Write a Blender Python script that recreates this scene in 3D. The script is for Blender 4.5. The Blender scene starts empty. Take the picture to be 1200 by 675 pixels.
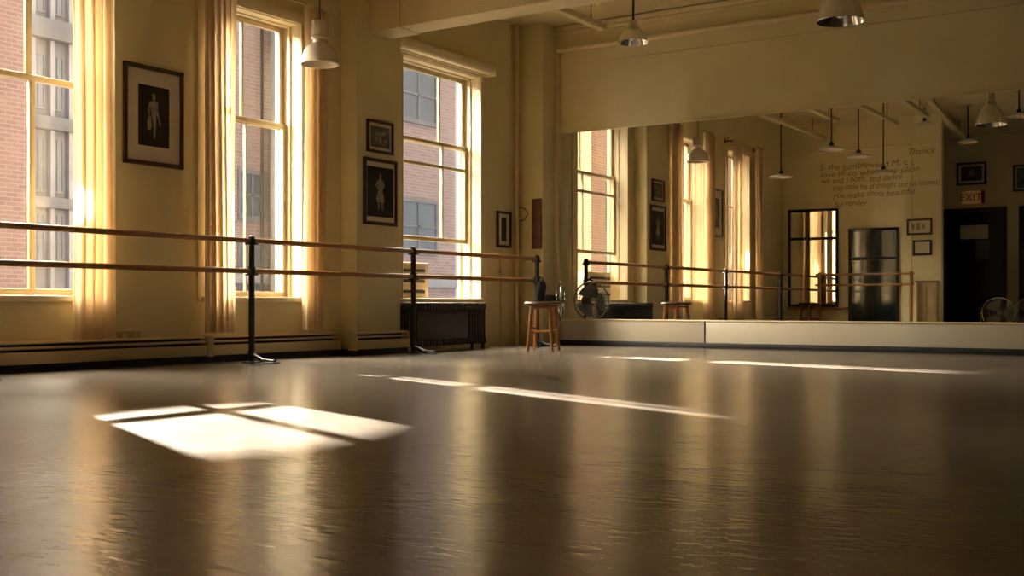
import bpy, bmesh, math, random
from mathutils import Vector, Matrix
random.seed(7)
PI = math.pi
scene = bpy.context.scene
COL = scene.collection

# ------------------------------------------------------------------ materials
def new_mat(name):
    m = bpy.data.materials.new(name); m.use_nodes = True
    nt = m.node_tree; b = nt.nodes['Principled BSDF']
    return m, nt, b

def pmat(name, col, rough=0.5, metal=0.0, var=0.12, scale=6.0, bump=0.0, bscale=40.0, spec=0.5, stretch=(1, 1, 1)):
    m, nt, b = new_mat(name)
    N, L = nt.nodes, nt.links
    tc = N.new('ShaderNodeTexCoord'); mp = N.new('ShaderNodeMapping')
    mp.inputs['Scale'].default_value = stretch
    L.new(tc.outputs['Object'], mp.inputs['Vector'])
    nz = N.new('ShaderNodeTexNoise'); nz.inputs['Scale'].default_value = scale; nz.inputs['Detail'].default_value = 6
    L.new(mp.outputs[0], nz.inputs['Vector'])
    rp = N.new('ShaderNodeValToRGB')
    lo = [max(0, c * (1 - var)) for c in col]; hi = [min(1, c * (1 + var)) for c in col]
    rp.color_ramp.elements[0].position = .3; rp.color_ramp.elements[0].color = (*lo, 1)
    rp.color_ramp.elements[1].position = .7; rp.color_ramp.elements[1].color = (*hi, 1)
    L.new(nz.outputs['Fac'], rp.inputs[0]); L.new(rp.outputs[0], b.inputs['Base Color'])
    b.inputs['Roughness'].default_value = rough; b.inputs['Metallic'].default_value = metal
    b.inputs['Specular IOR Level'].default_value = spec
    if bump:
        n2 = N.new('ShaderNodeTexNoise'); n2.inputs['Scale'].default_value = bscale; n2.inputs['Detail'].default_value = 4
        L.new(mp.outputs[0], n2.inputs['Vector'])
        bp = N.new('ShaderNodeBump'); bp.inputs['Strength'].default_value = bump; bp.inputs['Distance'].default_value = .01
        L.new(n2.outputs['Fac'], bp.inputs['Height']); L.new(bp.outputs[0], b.inputs['Normal'])
    return m

def brick_mat(name, c1, c2, mortar, swap):
    m, nt, b = new_mat(name); N, L = nt.nodes, nt.links
    tc = N.new('ShaderNodeTexCoord'); sx = N.new('ShaderNodeSeparateXYZ'); cx = N.new('ShaderNodeCombineXYZ')
    L.new(tc.outputs['Object'], sx.inputs[0])
    ad = N.new('ShaderNodeMath'); ad.operation = 'ADD'
    L.new(sx.outputs['X'], ad.inputs[0]); L.new(sx.outputs['Y'], ad.inputs[1])
    L.new(ad.outputs[0], cx.inputs['X']); L.new(sx.outputs['Z'], cx.inputs['Y'])
    br = N.new('ShaderNodeTexBrick'); br.inputs['Scale'].default_value = 1
    br.inputs['Brick Width'].default_value = .21; br.inputs['Row Height'].default_value = .07
    br.inputs['Mortar Size'].default_value = .008
    br.inputs['Color1'].default_value = (*c1, 1); br.inputs['Color2'].default_value = (*c2, 1); br.inputs['Mortar'].default_value = (*mortar, 1)
    L.new(cx.outputs[0], br.inputs['Vector'])
    nz = N.new('ShaderNodeTexNoise'); nz.inputs['Scale'].default_value = .9; nz.inputs['Detail'].default_value = 5
    L.new(tc.outputs['Object'], nz.inputs['Vector'])
    mx = N.new('ShaderNodeMix'); mx.data_type = 'RGBA'; mx.blend_type = 'MULTIPLY'; mx.inputs[0].default_value = .5
    L.new(br.outputs['Color'], mx.inputs[6]); L.new(nz.outputs['Color'], mx.inputs[7])
    hs = N.new('ShaderNodeMix'); hs.data_type = 'RGBA'; hs.inputs[0].default_value = .25
    L.new(br.outputs['Color'], hs.inputs[6]); L.new(mx.outputs[2], hs.inputs[7])
    L.new(hs.outputs[2], b.inputs['Base Color']); b.inputs['Roughness'].default_value = .9
    return m

def wood_mat(name, c1, c2, rough=.4, scale=9, stretch=(1, 1, 1)):
    m, nt, b = new_mat(name); N, L = nt.nodes, nt.links
    tc = N.new('ShaderNodeTexCoord'); mp = N.new('ShaderNodeMapping'); mp.inputs['Scale'].default_value = stretch
    L.new(tc.outputs['Object'], mp.inputs[0])
    wv = N.new('ShaderNodeTexNoise'); wv.inputs['Scale'].default_value = scale; wv.inputs['Detail'].default_value = 8; wv.inputs['Distortion'].default_value = 1.2
    L.new(mp.outputs[0], wv.inputs['Vector'])
    rp = N.new('ShaderNodeValToRGB')
    rp.color_ramp.elements[0].position = .35; rp.color_ramp.elements[0].color = (*c1, 1)
    rp.color_ramp.elements[1].position = .65; rp.color_ramp.elements[1].color = (*c2, 1)
    L.new(wv.outputs['Fac'], rp.inputs[0]); L.new(rp.outputs[0], b.inputs['Base Color'])
    b.inputs['Roughness'].default_value = rough
    return m

def glass_mat(name, tint=(1, 1, 1), gloss=.06):
    m = bpy.data.materials.new(name); m.use_nodes = True; nt = m.node_tree; N, L = nt.nodes, nt.links
    N.remove(N['Principled BSDF']); out = N['Material Output']
    tr = N.new('ShaderNodeBsdfTransparent'); tr.inputs[0].default_value = (*tint, 1)
    gl = N.new('ShaderNodeBsdfGlossy'); gl.inputs['Roughness'].default_value = .02
    lw = N.new('ShaderNodeLayerWeight'); lw.inputs[0].default_value = .5
    pw = N.new('ShaderNodeMath'); pw.operation = 'POWER'; pw.inputs[1].default_value = 5
    fr = N.new('ShaderNodeMath'); fr.operation = 'MULTIPLY_ADD'; fr.inputs[1].default_value = .8; fr.inputs[2].default_value = .03
    L.new(lw.outputs['Facing'], pw.inputs[0]); L.new(pw.outputs[0], fr.inputs[0])
    mx = N.new('ShaderNodeMixShader')
    L.new(fr.outputs[0], mx.inputs[0]); L.new(tr.outputs[0], mx.inputs[1]); L.new(gl.outputs[0], mx.inputs[2])
    L.new(mx.outputs[0], out.inputs[0])
    return m

def mirror_mat(name, col=(.86, .86, .84), rough=.0):
    m = bpy.data.materials.new(name); m.use_nodes = True; nt = m.node_tree; N, L = nt.nodes, nt.links
    b = N['Principled BSDF']
    b.inputs['Metallic'].default_value = 1; b.inputs['Base Color'].default_value = (*col, 1); b.inputs['Roughness'].default_value = rough
    return m

def cloth_mat(name, dif, tra, fac=.5):
    m = bpy.data.materials.new(name); m.use_nodes = True; nt = m.node_tree; N, L = nt.nodes, nt.links
    N.remove(N['Principled BSDF']); out = N['Material Output']
    d = N.new('ShaderNodeBsdfDiffuse'); t = N.new('ShaderNodeBsdfTranslucent'); mx = N.new('ShaderNodeMixShader')
    tc = N.new('ShaderNodeTexCoord'); nz = N.new('ShaderNodeTexNoise'); nz.inputs['Scale'].default_value = 220
    L.new(tc.outputs['Object'], nz.inputs['Vector'])
    rp = N.new('ShaderNodeMix'); rp.data_type = 'RGBA'
    rp.inputs[6].default_value = (*[c * .9 for c in tra], 1); rp.inputs[7].default_value = (*tra, 1)
    L.new(nz.outputs['Fac'], rp.inputs[0]); L.new(rp.outputs[2], t.inputs[0])
    d.inputs[0].default_value = (*dif, 1); mx.inputs[0].default_value = fac
    L.new(d.outputs[0], mx.inputs[1]); L.new(t.outputs[0], mx.inputs[2]); L.new(mx.outputs[0], out.inputs[0])
    return m

def floor_mat():
    m, nt, b = new_mat('floor_vinyl'); N, L = nt.nodes, nt.links
    tc = N.new('ShaderNodeTexCoord')
    def noise(scale, det, st=(1, 1, 1), rot=0):
        mp = N.new('ShaderNodeMapping'); mp.inputs['Scale'].default_value = st; mp.inputs['Rotation'].default_value = (0, 0, rot)
        L.new(tc.outputs['Object'], mp.inputs[0])
        n = N.new('ShaderNodeTexNoise'); n.inputs['Scale'].default_value = scale; n.inputs['Detail'].default_value = det
        L.new(mp.outputs[0], n.inputs['Vector']); return n
    n1 = noise(.9, 8); n2 = noise(5, 8)
    mixn = N.new('ShaderNodeMath'); mixn.operation = 'MULTIPLY_ADD'; mixn.inputs[1].default_value = .5
    L.new(n2.outputs['Fac'], mixn.inputs[0])
    hf = N.new('ShaderNodeMath'); hf.operation = 'MULTIPLY'; hf.inputs[1].default_value = .5
    L.new(n1.outputs['Fac'], hf.inputs[0]); L.new(hf.outputs[0], mixn.inputs[2])
    rp = N.new('ShaderNodeValToRGB')
    rp.color_ramp.elements[0].position = .36; rp.color_ramp.elements[0].color = (*FLOOR_LO, 1)
    rp.color_ramp.elements[1].position = .66; rp.color_ramp.elements[1].color = (*FLOOR_HI, 1)
    L.new(mixn.outputs[0], rp.inputs[0])
    # dark scuffs
    vo = noise(1.7, 10, (1, 6, 1), .5)
    sc = N.new('ShaderNodeValToRGB'); sc.color_ramp.elements[0].position = .66; sc.color_ramp.elements[1].position = .74
    L.new(vo.outputs['Fac'], sc.inputs[0])
    mx = N.new('ShaderNodeMix'); mx.data_type = 'RGBA'; mx.blend_type = 'MIX'
    mm = N.new('ShaderNodeMath'); mm.operation = 'MULTIPLY'; mm.inputs[1].default_value = .25
    L.new(sc.outputs[0], mm.inputs[0]); L.new(mm.outputs[0], mx.inputs[0])
    L.new(rp.outputs[0], mx.inputs[6]); mx.inputs[7].default_value = (.09, .075, .06, 1)
    L.new(mx.outputs[2], b.inputs['Base Color'])
    rr = N.new('ShaderNodeMapRange'); rr.inputs[3].default_value = .20; rr.inputs[4].default_value = .27
    L.new(mixn.outputs[0], rr.inputs[0]); rr.inputs[1].default_value = .3; rr.inputs[2].default_value = .7
    L.new(rr.outputs[0], b.inputs['Roughness'])
    b.inputs['Specular IOR Level'].default_value = .30
    nb = noise(20, 3, (.6, 1.3, 1), -.58)
    bp = N.new('ShaderNodeBump'); bp.inputs['Strength'].default_value = .35; bp.inputs['Distance'].default_value = .007
    L.new(nb.outputs['Fac'], bp.inputs['Height']); L.new(bp.outputs[0], b.inputs['Normal'])
    return m

FLOOR_LO = (.145, .124, .102); FLOOR_HI = (.195, .169, .142)
M = {}
WALL = (.71, .625, .35)
M['wall'] = pmat('cream_plaster', WALL, .6, var=.06, scale=1.6, bump=.08, bscale=18)
M['beam'] = pmat('cream_beam_paint', (.68, .57, .32), .55, var=.05, scale=2, bump=.1, bscale=9)
M['ceil'] = pmat('ceiling_paint', (.64, .53, .28), .7, var=.07, scale=2)
M['floor'] = floor_mat()
M['trim'] = pmat('cream_trim_gloss', (.76, .65, .42), .35, var=.05, scale=5)
M['sash'] = pmat('sash_paint', (.58, .48, .29), .4, var=.1, scale=8)
M['panel'] = pmat('mirror_base_laminate', (.60, .535, .42), .28, var=.03, scale=2)
M['black_base'] = pmat('black_vinyl_base', (.006, .006, .007), .5, var=.2)
M['mirror'] = mirror_mat('mirror_silver')
M['glass'] = glass_mat('window_glass')
M['dark_glass'] = pmat('dark_glass', (.012, .02, .022), .06, var=.2, spec=.9)
M['black_metal'] = pmat('black_painted_steel', (.014, .013, .012), .4, var=.25, bump=.05)
M['barre'] = wood_mat('barre_wood', (.22, .095, .028), (.36, .175, .055), .38, 6, (10, .8, 10))
M['barre_x'] = wood_mat('portable_barre_wood', (.34, .16, .045), (.52, .27, .09), .4, 6, (.8, 10, 10))
M['stool'] = wood_mat('stool_wood', (.27, .105, .028), (.44, .20, .06), .35, 7, (8, 8, 1))
M['stool_top'] = wood_mat('stool_seat_wood', (.08, .04, .018), (.14, .07, .03), .3, 7, (2, 9, 3))
M['frame_black'] = pmat('black_frame_lacquer', (.010, .008, .007), .3, var=.3)
M['frame_brown'] = wood_mat('dark_frame_wood', (.035, .014, .008), (.065, .025, .012), .4, 14)
M['mat_board'] = pmat('mat_board', (.66, .58, .45), .8, var=.03)
M['photo_dark'] = pmat('photo_dark', (.016, .013, .010), .35, var=.5, scale=5)
M['photo_grey'] = pmat('photo_grey', (.10, .085, .065), .35, var=.8, scale=7)
M['photo_light'] = pmat('photo_figure', (.30, .25, .19), .5, var=.35, scale=22)
M['photo_blue'] = pmat('photo_blue_grey', (.05, .065, .075), .35, var=.8, scale=9)
M['paper'] = pmat('paper', (.62, .55, .38), .8, var=.05)
M['curtain'] = cloth_mat('curtain_cloth', (.78, .65, .43), (.70, .54, .33), .48)
M['heater'] = pmat('heater_enamel', (.60, .49, .28), .4, var=.08, scale=3)
M['heater_dark'] = pmat('heater_slot', (.012, .010, .008), .7, var=.2)
M['radiator'] = pmat('radiator_iron', (.030, .026, .022), .45, var=.3, scale=9, bump=.1)
M['enamel'] = pmat('white_enamel', (.70, .63, .52), .25, var=.04)
M['alum'] = pmat('spun_aluminium', (.75, .72, .66), .18, metal=1.0, var=.06)
M['cord'] = pmat('dark_cord', (.03, .024, .018), .6, var=.2)
M['pipe'] = pmat('painted_pipe', (.66, .52, .31), .4, var=.05)
M['chrome'] = pmat('fan_steel', (.62, .60, .56), .25, metal=1.0, var=.06)
M['fan_dark'] = pmat('fan_motor_plastic', (.03, .03, .032), .4, var=.2)
M['fan_blade'] = pmat('fan_blade_grey', (.22, .21, .19), .35, var=.06)
M['bag'] = pmat('black_cloth', (.010, .010, .014), .8, var=.4, bump=.4, bscale=30)
M['plaque'] = wood_mat('dark_red_wood', (.075, .018, .010), (.12, .03, .015), .45, 12)
M['ink'] = pmat('brown_ink', (.24, .165, .075), .8, var=.2, scale=30)
M['exit_red'] = pmat('exit_red', (.10, .012, .006), .5, var=.1)
M['outlet'] = pmat('outlet_plate', (.44, .33, .18), .4, var=.05)
M['cabinet'] = pmat('cabinet_paint', (.42, .31, .16), .5, var=.08)
M['brick_pink'] = brick_mat('pink_brick', (.26, .155, .15), (.31, .20, .19), (.34, .27, .255), 0)
M['brick_tan'] = brick_mat('tan_brick', (.26, .175, .165), (.31, .225, .205), (.34, .285, .26), 0)
M['brick_orange'] = brick_mat('orange_brick', (.36, .19, .105), (.42, .24, .14), (.45, .34, .25), 0)
M['stone'] = pmat('grey_limestone', (.16, .16, .165), .9, var=.2, scale=.8)
M['stone_light'] = pmat('pale_limestone', (.27, .265, .27), .9, var=.12, scale=.8)
M['ext_glass'] = pmat('street_window_glass', (.10, .115, .135), .4, var=.3, scale=.5)
M['ext_white'] = pmat('white_painted_wall', (.46, .43, .39), .9, var=.05, scale=.6)
M['asphalt'] = pmat('asphalt', (.10, .10, .10), .9, var=.2, scale=1)
M['ac'] = pmat('ac_plastic', (.52, .44, .32), .5, var=.06)
em, nt, b = new_mat('exit_face')
b.inputs['Base Color'].default_value = (.62, .33, .12, 1); b.inputs['Emission Color'].default_value = (1, .45, .12, 1); b.inputs['Emission Strength'].default_value = .05
M['exit_face'] = em

# ------------------------------------------------------------------ mesh builder
class MB:
    def __init__(s): s.bm = bmesh.new()
    def _add(s, bm2, mat=None):
        if mat is not None: bmesh.ops.transform(bm2, matrix=mat, verts=bm2.verts)
        me = bpy.data.meshes.new('t'); bm2.to_mesh(me); bm2.free(); s.bm.from_mesh(me); bpy.data.meshes.remove(me)
        return s
    def box(s, x0, x1, y0, y1, z0, z1, bev=0.0, mat=None, seg=2):
        b = bmesh.new(); bmesh.ops.create_cube(b, size=1)
        bmesh.ops.scale(b, vec=(abs(x1 - x0), abs(y1 - y0), abs(z1 - z0)), verts=b.verts)
        bmesh.ops.translate(b, vec=((x0 + x1) / 2, (y0 + y1) / 2, (z0 + z1) / 2), verts=b.verts)
        if bev: bmesh.ops.bevel(b, geom=b.edges[:], offset=bev, segments=seg, affect='EDGES', profile=.5)
        return s._add(b, mat)
    def cyl(s, p0, p1, r0, r1=None, n=20, caps=True):
        r1 = r0 if r1 is None else r1
        p0, p1 = Vector(p0), Vector(p1); d = p1 - p0
        b = bmesh.new(); bmesh.ops.create_cone(b, cap_ends=caps, segments=n, radius1=r0, radius2=r1, depth=d.length)
        m = Matrix.Translation((p0 + p1) / 2) @ d.to_track_quat('Z', 'Y').to_matrix().to_4x4()
        return s._add(b, m)
    def sph(s, c, r, sc=(1, 1, 1), n=20):
        b = bmesh.new(); bmesh.ops.create_uvsphere(b, u_segments=n, v_segments=n // 2 + 2, radius=r)
        return s._add(b, Matrix.Translation(c) @ Matrix.Diagonal((*sc, 1)))
    def lathe(s, prof, c=(0, 0, 0), n=40, mat=None):
        b = bmesh.new(); rings = []
        for r, z in prof:
            rings.append([b.verts.new((r * math.cos(2 * PI * i / n), r * math.sin(2 * PI * i / n), z)) for i in range(n)])
        for a, e in zip(rings, rings[1:]):
            for i in range(n): b.faces.new((a[i], a[(i + 1) % n], e[(i + 1) % n], e[i]))
        bmesh.ops.remove_doubles(b, verts=b.verts, dist=1e-6)
        bmesh.ops.recalc_face_normals(b, faces=b.faces)
        m = Matrix.Translation(c)
        return s._add(b, m if mat is None else m @ mat)
    def prism(s, pts, vec, mat=None):
        b = bmesh.new(); vs = [b.verts.new(p) for p in pts]; f = b.faces.new(vs)
        r = bmesh.ops.extrude_face_region(b, geom=[f])
        bmesh.ops.translate(b, vec=vec, verts=[v for v in r['geom'] if isinstance(v, bmesh.types.BMVert)])
        bmesh.ops.recalc_face_normals(b, faces=b.faces)
        return s._add(b, mat)
    def tube(s, pts, r, n=12):
        pts = [Vector(p) for p in pts]; b = bmesh.new(); rings = []
        for i, p in enumerate(pts):
            t = (pts[min(i + 1, len(pts) - 1)] - pts[max(i - 1, 0)]).normalized()
            q = t.to_track_quat('Z', 'Y').to_matrix()
            rr = r[i] if isinstance(r, (list, tuple)) else r
            rings.append([b.verts.new(p + q @ Vector((rr * math.cos(2 * PI * k / n), rr * math.sin(2 * PI * k / n), 0))) for k in range(n)])
        for a, e in zip(rings, rings[1:]):
            # match ring offset
            off = min(range(n), key=lambda o: (a[0].co - e[o].co).length)
            for k in range(n): b.faces.new((a[k], a[(k + 1) % n], e[(k + 1 + off) % n], e[(k + off) % n]))
        b.faces.new(rings[0][::-1]); b.faces.new(rings[-1])
        bmesh.ops.recalc_face_normals(b, faces=b.faces)
        return s._add(b)
    def torus(s, c, R, r, mat=None, n=40, k=8):
        b = bmesh.new(); rings = []
        for i in range(n):
            a = 2 * PI * i / n
            rings.append([b.verts.new(((R + r * math.cos(2 * PI * j / k)) * math.cos(a), (R + r * math.cos(2 * PI * j / k)) * math.sin(a), r * math.sin(2 * PI * j / k))) for j in range(k)])
        for i in range(n):
            A, E = rings[i], rings[(i + 1) % n]
            for j in range(k): b.faces.new((A[j], E[j], E[(j + 1) % k], A[(j + 1) % k]))
        m = Matrix.Translation(c)
        return s._add(b, m if mat is None else m @ mat)
    def build(s, name, mat, parent=None, smooth=35, kind=None, label=None):
        me = bpy.data.meshes.new(name); s.bm.to_mesh(me); s.bm.free()
        me.materials.append(M[mat] if isinstance(mat, str) else mat)
        if smooth:
            for p in me.polygons: p.use_smooth = True
            me.set_sharp_from_angle(angle=math.radians(smooth))
        o = bpy.data.objects.new(name, me); COL.objects.link(o)
        if parent: o.parent = parent
        if kind: o['kind'] = kind
        if label: o['label'] = label
        return o

def tag(o, label, cat, group=None):
    o['label'] = label; o['category'] = cat
    if group: o['group'] = group
    return o
def thing(name, label, cat, loc=(0, 0, 0), rz=0, group=None):
    o = bpy.data.objects.new(name, None); COL.objects.link(o)
    o.empty_display_size = .1; o.location = loc; o.rotation_euler = (0, 0, rz)
    return tag(o, label, cat, group)
def structure(name, loc=(0, 0, 0)):
    o = bpy.data.objects.new(name, None); COL.objects.link(o); o.location = loc; o['kind'] = 'structure'; return o
def copy_tree(o, parent=None):
    c = o.copy(); COL.objects.link(c)
    if parent: c.parent = parent
    for ch in list(o.children): copy_tree(ch, c)
    return c
def text_mesh(name, body, size, mat, loc, parent=None, rot=(PI / 2, 0, 0), spacing=1.0, line=1.0, extrude=.001, shear=0, align='LEFT'):
    cu = bpy.data.curves.new('txt', 'FONT'); cu.body = body; cu.size = size; cu.extrude = extrude
    cu.space_character = spacing; cu.space_line = line; cu.shear = shear; cu.align_x = align
    t = bpy.data.objects.new('txt', cu); COL.objects.link(t)
    bpy.context.view_layer.update()
    me = bpy.data.meshes.new_from_object(t.evaluated_get(bpy.context.evaluated_depsgraph_get()))
    COL.objects.unlink(t); bpy.data.objects.remove(t)
    me.name = name; me.materials.clear(); me.materials.append(M[mat])
    o = bpy.data.objects.new(name, me); COL.objects.link(o); o.location = loc; o.rotation_euler = rot
    if parent: o.parent = parent
    return o

# ------------------------------------------------------------------ key planes
XW = -7.80          # inner face of the window wall
YM = 12.327         # mirror plane
ZC = 4.05           # ceiling
XP = -7.585         # pier face
YN = 2.90           # near wall (seen only in the mirror)
YB = -0.55          # back wall behind the camera
XR = 5.0            # right wall
W_OPEN = [(4.78, 5.82), (6.90, 8.10), (9.66, 11.17)]
ZS, ZH = .56, 3.26

# ------------------------------------------------------------------ room shell
MB().box(-8.12, XR + .2, YB - .2, YM + .3, -.12, 0).build('floor', 'floor', kind='structure', smooth=0)
MB().box(-8.12, XR + .2, YB - .2, YM + .3, ZC, ZC + .2).build('ceiling', 'ceil', kind='structure', smooth=0)
w = MB(); y = YB - .2
for a, b_ in W_OPEN:
    w.box(-8.12, XW, y, a, 0, ZC); w.box(-8.12, XW, a, b_, 0, ZS); w.box(-8.12, XW, a, b_, ZH, ZC); y = b_
w.box(-8.12, XW, y, YM + .3, 0, ZC)
w.build('wall_left', 'wall', kind='structure', smooth=0)
MB().box(XW, XR, YM + .02, YM + .3, 0, ZC).build('wall_far', 'wall', kind='structure', smooth=0)
M['wall_r'] = pmat('bounce_soak_brown', (.09, .06, .035), .7, var=.06, scale=1.6)  # for the unseen right wall, kept dark to soak up bounced light
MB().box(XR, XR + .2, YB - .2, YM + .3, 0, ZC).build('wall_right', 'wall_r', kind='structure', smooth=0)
MB().box(XW, XR, YB - .2, YB, 0, ZC).build('wall_back', 'wall', kind='structure', smooth=0)
MB().box(XW, -4.78, YN - .15, YN, 0, ZC).build('wall_near', 'wall', kind='structure', smooth=0)
# unseen mass added above the studio to keep sky light off the facades
MB().box(-8.12, 12, -25, 40, ZC + .25, 24).build('sky_block_upper', 'asphalt', kind='structure', smooth=0)
# pilaster between the second and third window, column in the far corner
MB().box(XW, XP, 8.69, 9.40, 0, ZC, .012).build('wall_pier', 'wall', kind='structure')
MB().box(XW, -7.41, 12.0, YM + .02, 0, ZC, .012).build('wall_corner', 'wall', kind='structure')
# ceiling beam resting on the pier, with the capital block and its joint line
bm_ = MB().box(XP - .01, XR, 8.91, 9.23, 3.32, ZC, .012)
bm_.box(XP - .01, -7.20, 8.895, 9.245, 3.312, ZC, .008)
bm_.build('trim_1', 'beam', kind='structure')
# cornice strip at ceiling on the far wall
MB().box(-7.41, XR, YM - .05, YM + .02, ZC - .07, ZC - .012, .01).box(-7.41, XR, YM - .02, YM + .02, ZC - .12, ZC - .075, .006).build('trim_2', 'beam', kind='structure')
# vertical trim beside the mirror
MB().box(-7.41, -7.355, YM - .05, YM + .02, 0, 3.72, .008).build('trim_3', 'trim', kind='structure')
# black vinyl base under the mirror
MB().box(-7.36, XR, YM - .035, YM + .02, 0, .062, .004).build('baseboard_far', 'black_base', kind='structure')
MB().box(XW, XW + .096, YN + .02, 8.575, 0, .058).box(XW, XP + .097, 8.575, 9.4, 0, .058).build('heater_shadow_gap', 'black_base', kind='structure')  # black strip standing in for the shadow gap under the heater
MB().box(XW, -4.78, YN, YN + .015, 0, .1).build('baseboard_near', 'black_base', kind='structure')
# picture-rail ledge on the near wall
MB().box(XW, -4.78, YN, YN + .03, 3.47, 3.51, .006).build('trim_4', 'trim', kind='structure')
MB().box(-4.9, XR, YB, YB + .03, 3.72, 3.76, .006).build('trim_5', 'trim', kind='structure')

# ------------------------------------------------------------------ mirror wall
MX0 = -7.35
mr = thing('wall_mirror', 'huge frameless wall mirror above the pale base panel', 'mirror', (MX0, YM, .33))
SE = [0, 4.34, 8.2, XR - MX0 - .02]
for i in range(3):
    MB().box(SE[i] + .0015, SE[i + 1] - .0015, 0, .012, 0, 2.35).build('mirror_panel', 'mirror', mr, smooth=0)
MB().box(0, XR - MX0, -.012, .012, 2.35, 2.362, .002).build('top_channel', 'trim', mr)
SB = [0, 1.985, 6.6, XR - MX0 - .02]
bp_ = thing('base_panel', 'long cream laminate panel below the wall mirror', 'panel', (MX0, YM, .06))
for i in range(3):
    MB().box(SB[i] + .004, SB[i + 1] - .004, -.02, .012, 0, .252, .004).build('laminate_sheet', 'panel', bp_)
MB().box(0, XR - MX0 - .02, -.035, .012, .2525, .2695, .005).build('ledge', 'trim', bp_, label='thin protruding ledge moulding')
MB().box(1.975, 1.995, -.024, .0, 0, .252, .002).build('seam_strip', 'cord', bp_)

# ------------------------------------------------------------------ windows
def sash(parent, name, x, y0, y1, z0, z1, muntin=None, cross=None, t=.05, mw=.024, botm=None):
    s = MB(); d = .022
    s.box(x - d, x + d, y0, y0 + t, z0, z1, .005).box(x - d, x + d, y1 - t, y1, z0, z1, .005)
    s.box(x - d, x + d, y0 + t * .5, y1 - t * .5, z1 - .045, z1, .005).box(x - d, x + d, y0 + t * .5, y1 - t * .5, z0, z0 + (botm or .05), .005)
    if muntin: s.box(x - d * .8, x + d * .8, muntin - mw / 2, muntin + mw / 2, z0, z1, .004)
    for cz in (cross or []): s.box(x - d * .8, x + d * .8, y0 + .01, y1 - .01, cz - .02, cz + .02, .004)
    o = s.build(name, 'sash', parent)
    MB().box(x - .003, x + .003, y0 + t * .6, y1 - t * .6, z0 + .02, z1 - .02).build('pane', 'glass', o, smooth=0)
    return o
for i, (a, b_) in enumerate(W_OPEN):
    wn = structure('window_%d' % (i + 1))
    f = MB()   # casing on the wall and lining inside the reveal
    ct = .10
    f.box(XW, XW + .022, a - ct, a + .005, ZS - .02, ZH + ct, .006).box(XW, XW + .022, b_ - .005, b_ + ct, ZS - .02, ZH + ct, .006)
    f.box(XW, XW + .024, a - ct, b_ + ct, ZH - .005, ZH + ct, .006)
    f.box(XW + .001, XW + .034, a - .005, a + .012, ZS, ZH, .004).box(XW + .001, XW + .034, b_ - .012, b_ + .005, ZS, ZH, .004)
    f.build('casing', 'trim', wn)
    l = MB()
    for x0, x1, tk in ((-8.10, -8.055, .04), (-7.955, -7.91, .03)):
        l.box(x0, x1, a, a + tk, ZS, ZH, .004).box(x0, x1, b_ - tk, b_, ZS, ZH, .004).box(x0, x1, a, b_, ZH - tk, ZH, .004)
    l.box(-8.10, XW, a, a + .014, ZS, ZH).box(-8.10, XW, b_ - .014, b_, ZS, ZH).box(-8.10, XW, a, b_, ZH - .014, ZH)
    l.build('window_frame', 'trim', wn)
    MB().box(-8.14, XW + .05, a - .06, b_ + .06, ZS - .025, ZS + .022, .008).build('sill', 'trim', wn)
    ya, yb = a + .02, b_ - .02
    if i == 0:
        sash(wn, 'upper_sash', -8.03, ya, yb, 2.27, 3.24, 5.31, mw=.05)
        sash(wn, 'lower_sash', -7.985, ya, yb, ZS + .025, 2.31, 5.31, mw=.05)
    elif i == 1:
        sash(wn, 'upper_sash', -8.03, ya, yb, 2.235, 3.24, 7.55)
        sash(wn, 'lower_sash', -7.985, ya, yb, ZS + .025, 2.29, 7.55, mw=.014)
    else:
        sash(wn, 'upper_sash', -8.03, ya, yb, 2.37, 3.24, 10.66)
        sash(wn, 'lower_sash', -7.985, ya, yb, 1.245, 2.42, 10.66, cross=[2.13])

# roller-shade pelmet over the third window
rb = MB()
pr = []
for k in range(13):
    t = -PI / 2 + PI * k / 12
    pr.append((XW + .12 + .05 * math.cos(t), 0, 3.35 + .065 * math.sin(t)))
prof = [(XW, 0, 3.285), *pr, (XW, 0, 3.415)]
rb.prism([(p[0], 9.47, p[2]) for p in prof], (0, 1.80, 0))
pel = thing('roller_shade', 'cream roller shade cassette above the window beside the radiator', 'shade', (0, 0, 0))
rb.build('cassette', 'trim', pel)
for yy in (9.45, 11.27): MB().box(XW, XW + .17, yy, yy + .02, 3.27, 3.42, .004).build('end_cap', 'trim', pel)
MB().cyl((XW + .07, 9.49, 3.283), (XW + .07, 11.25, 3.283), .012, n=12).build('hem_bar', 'sash', pel)

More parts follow.
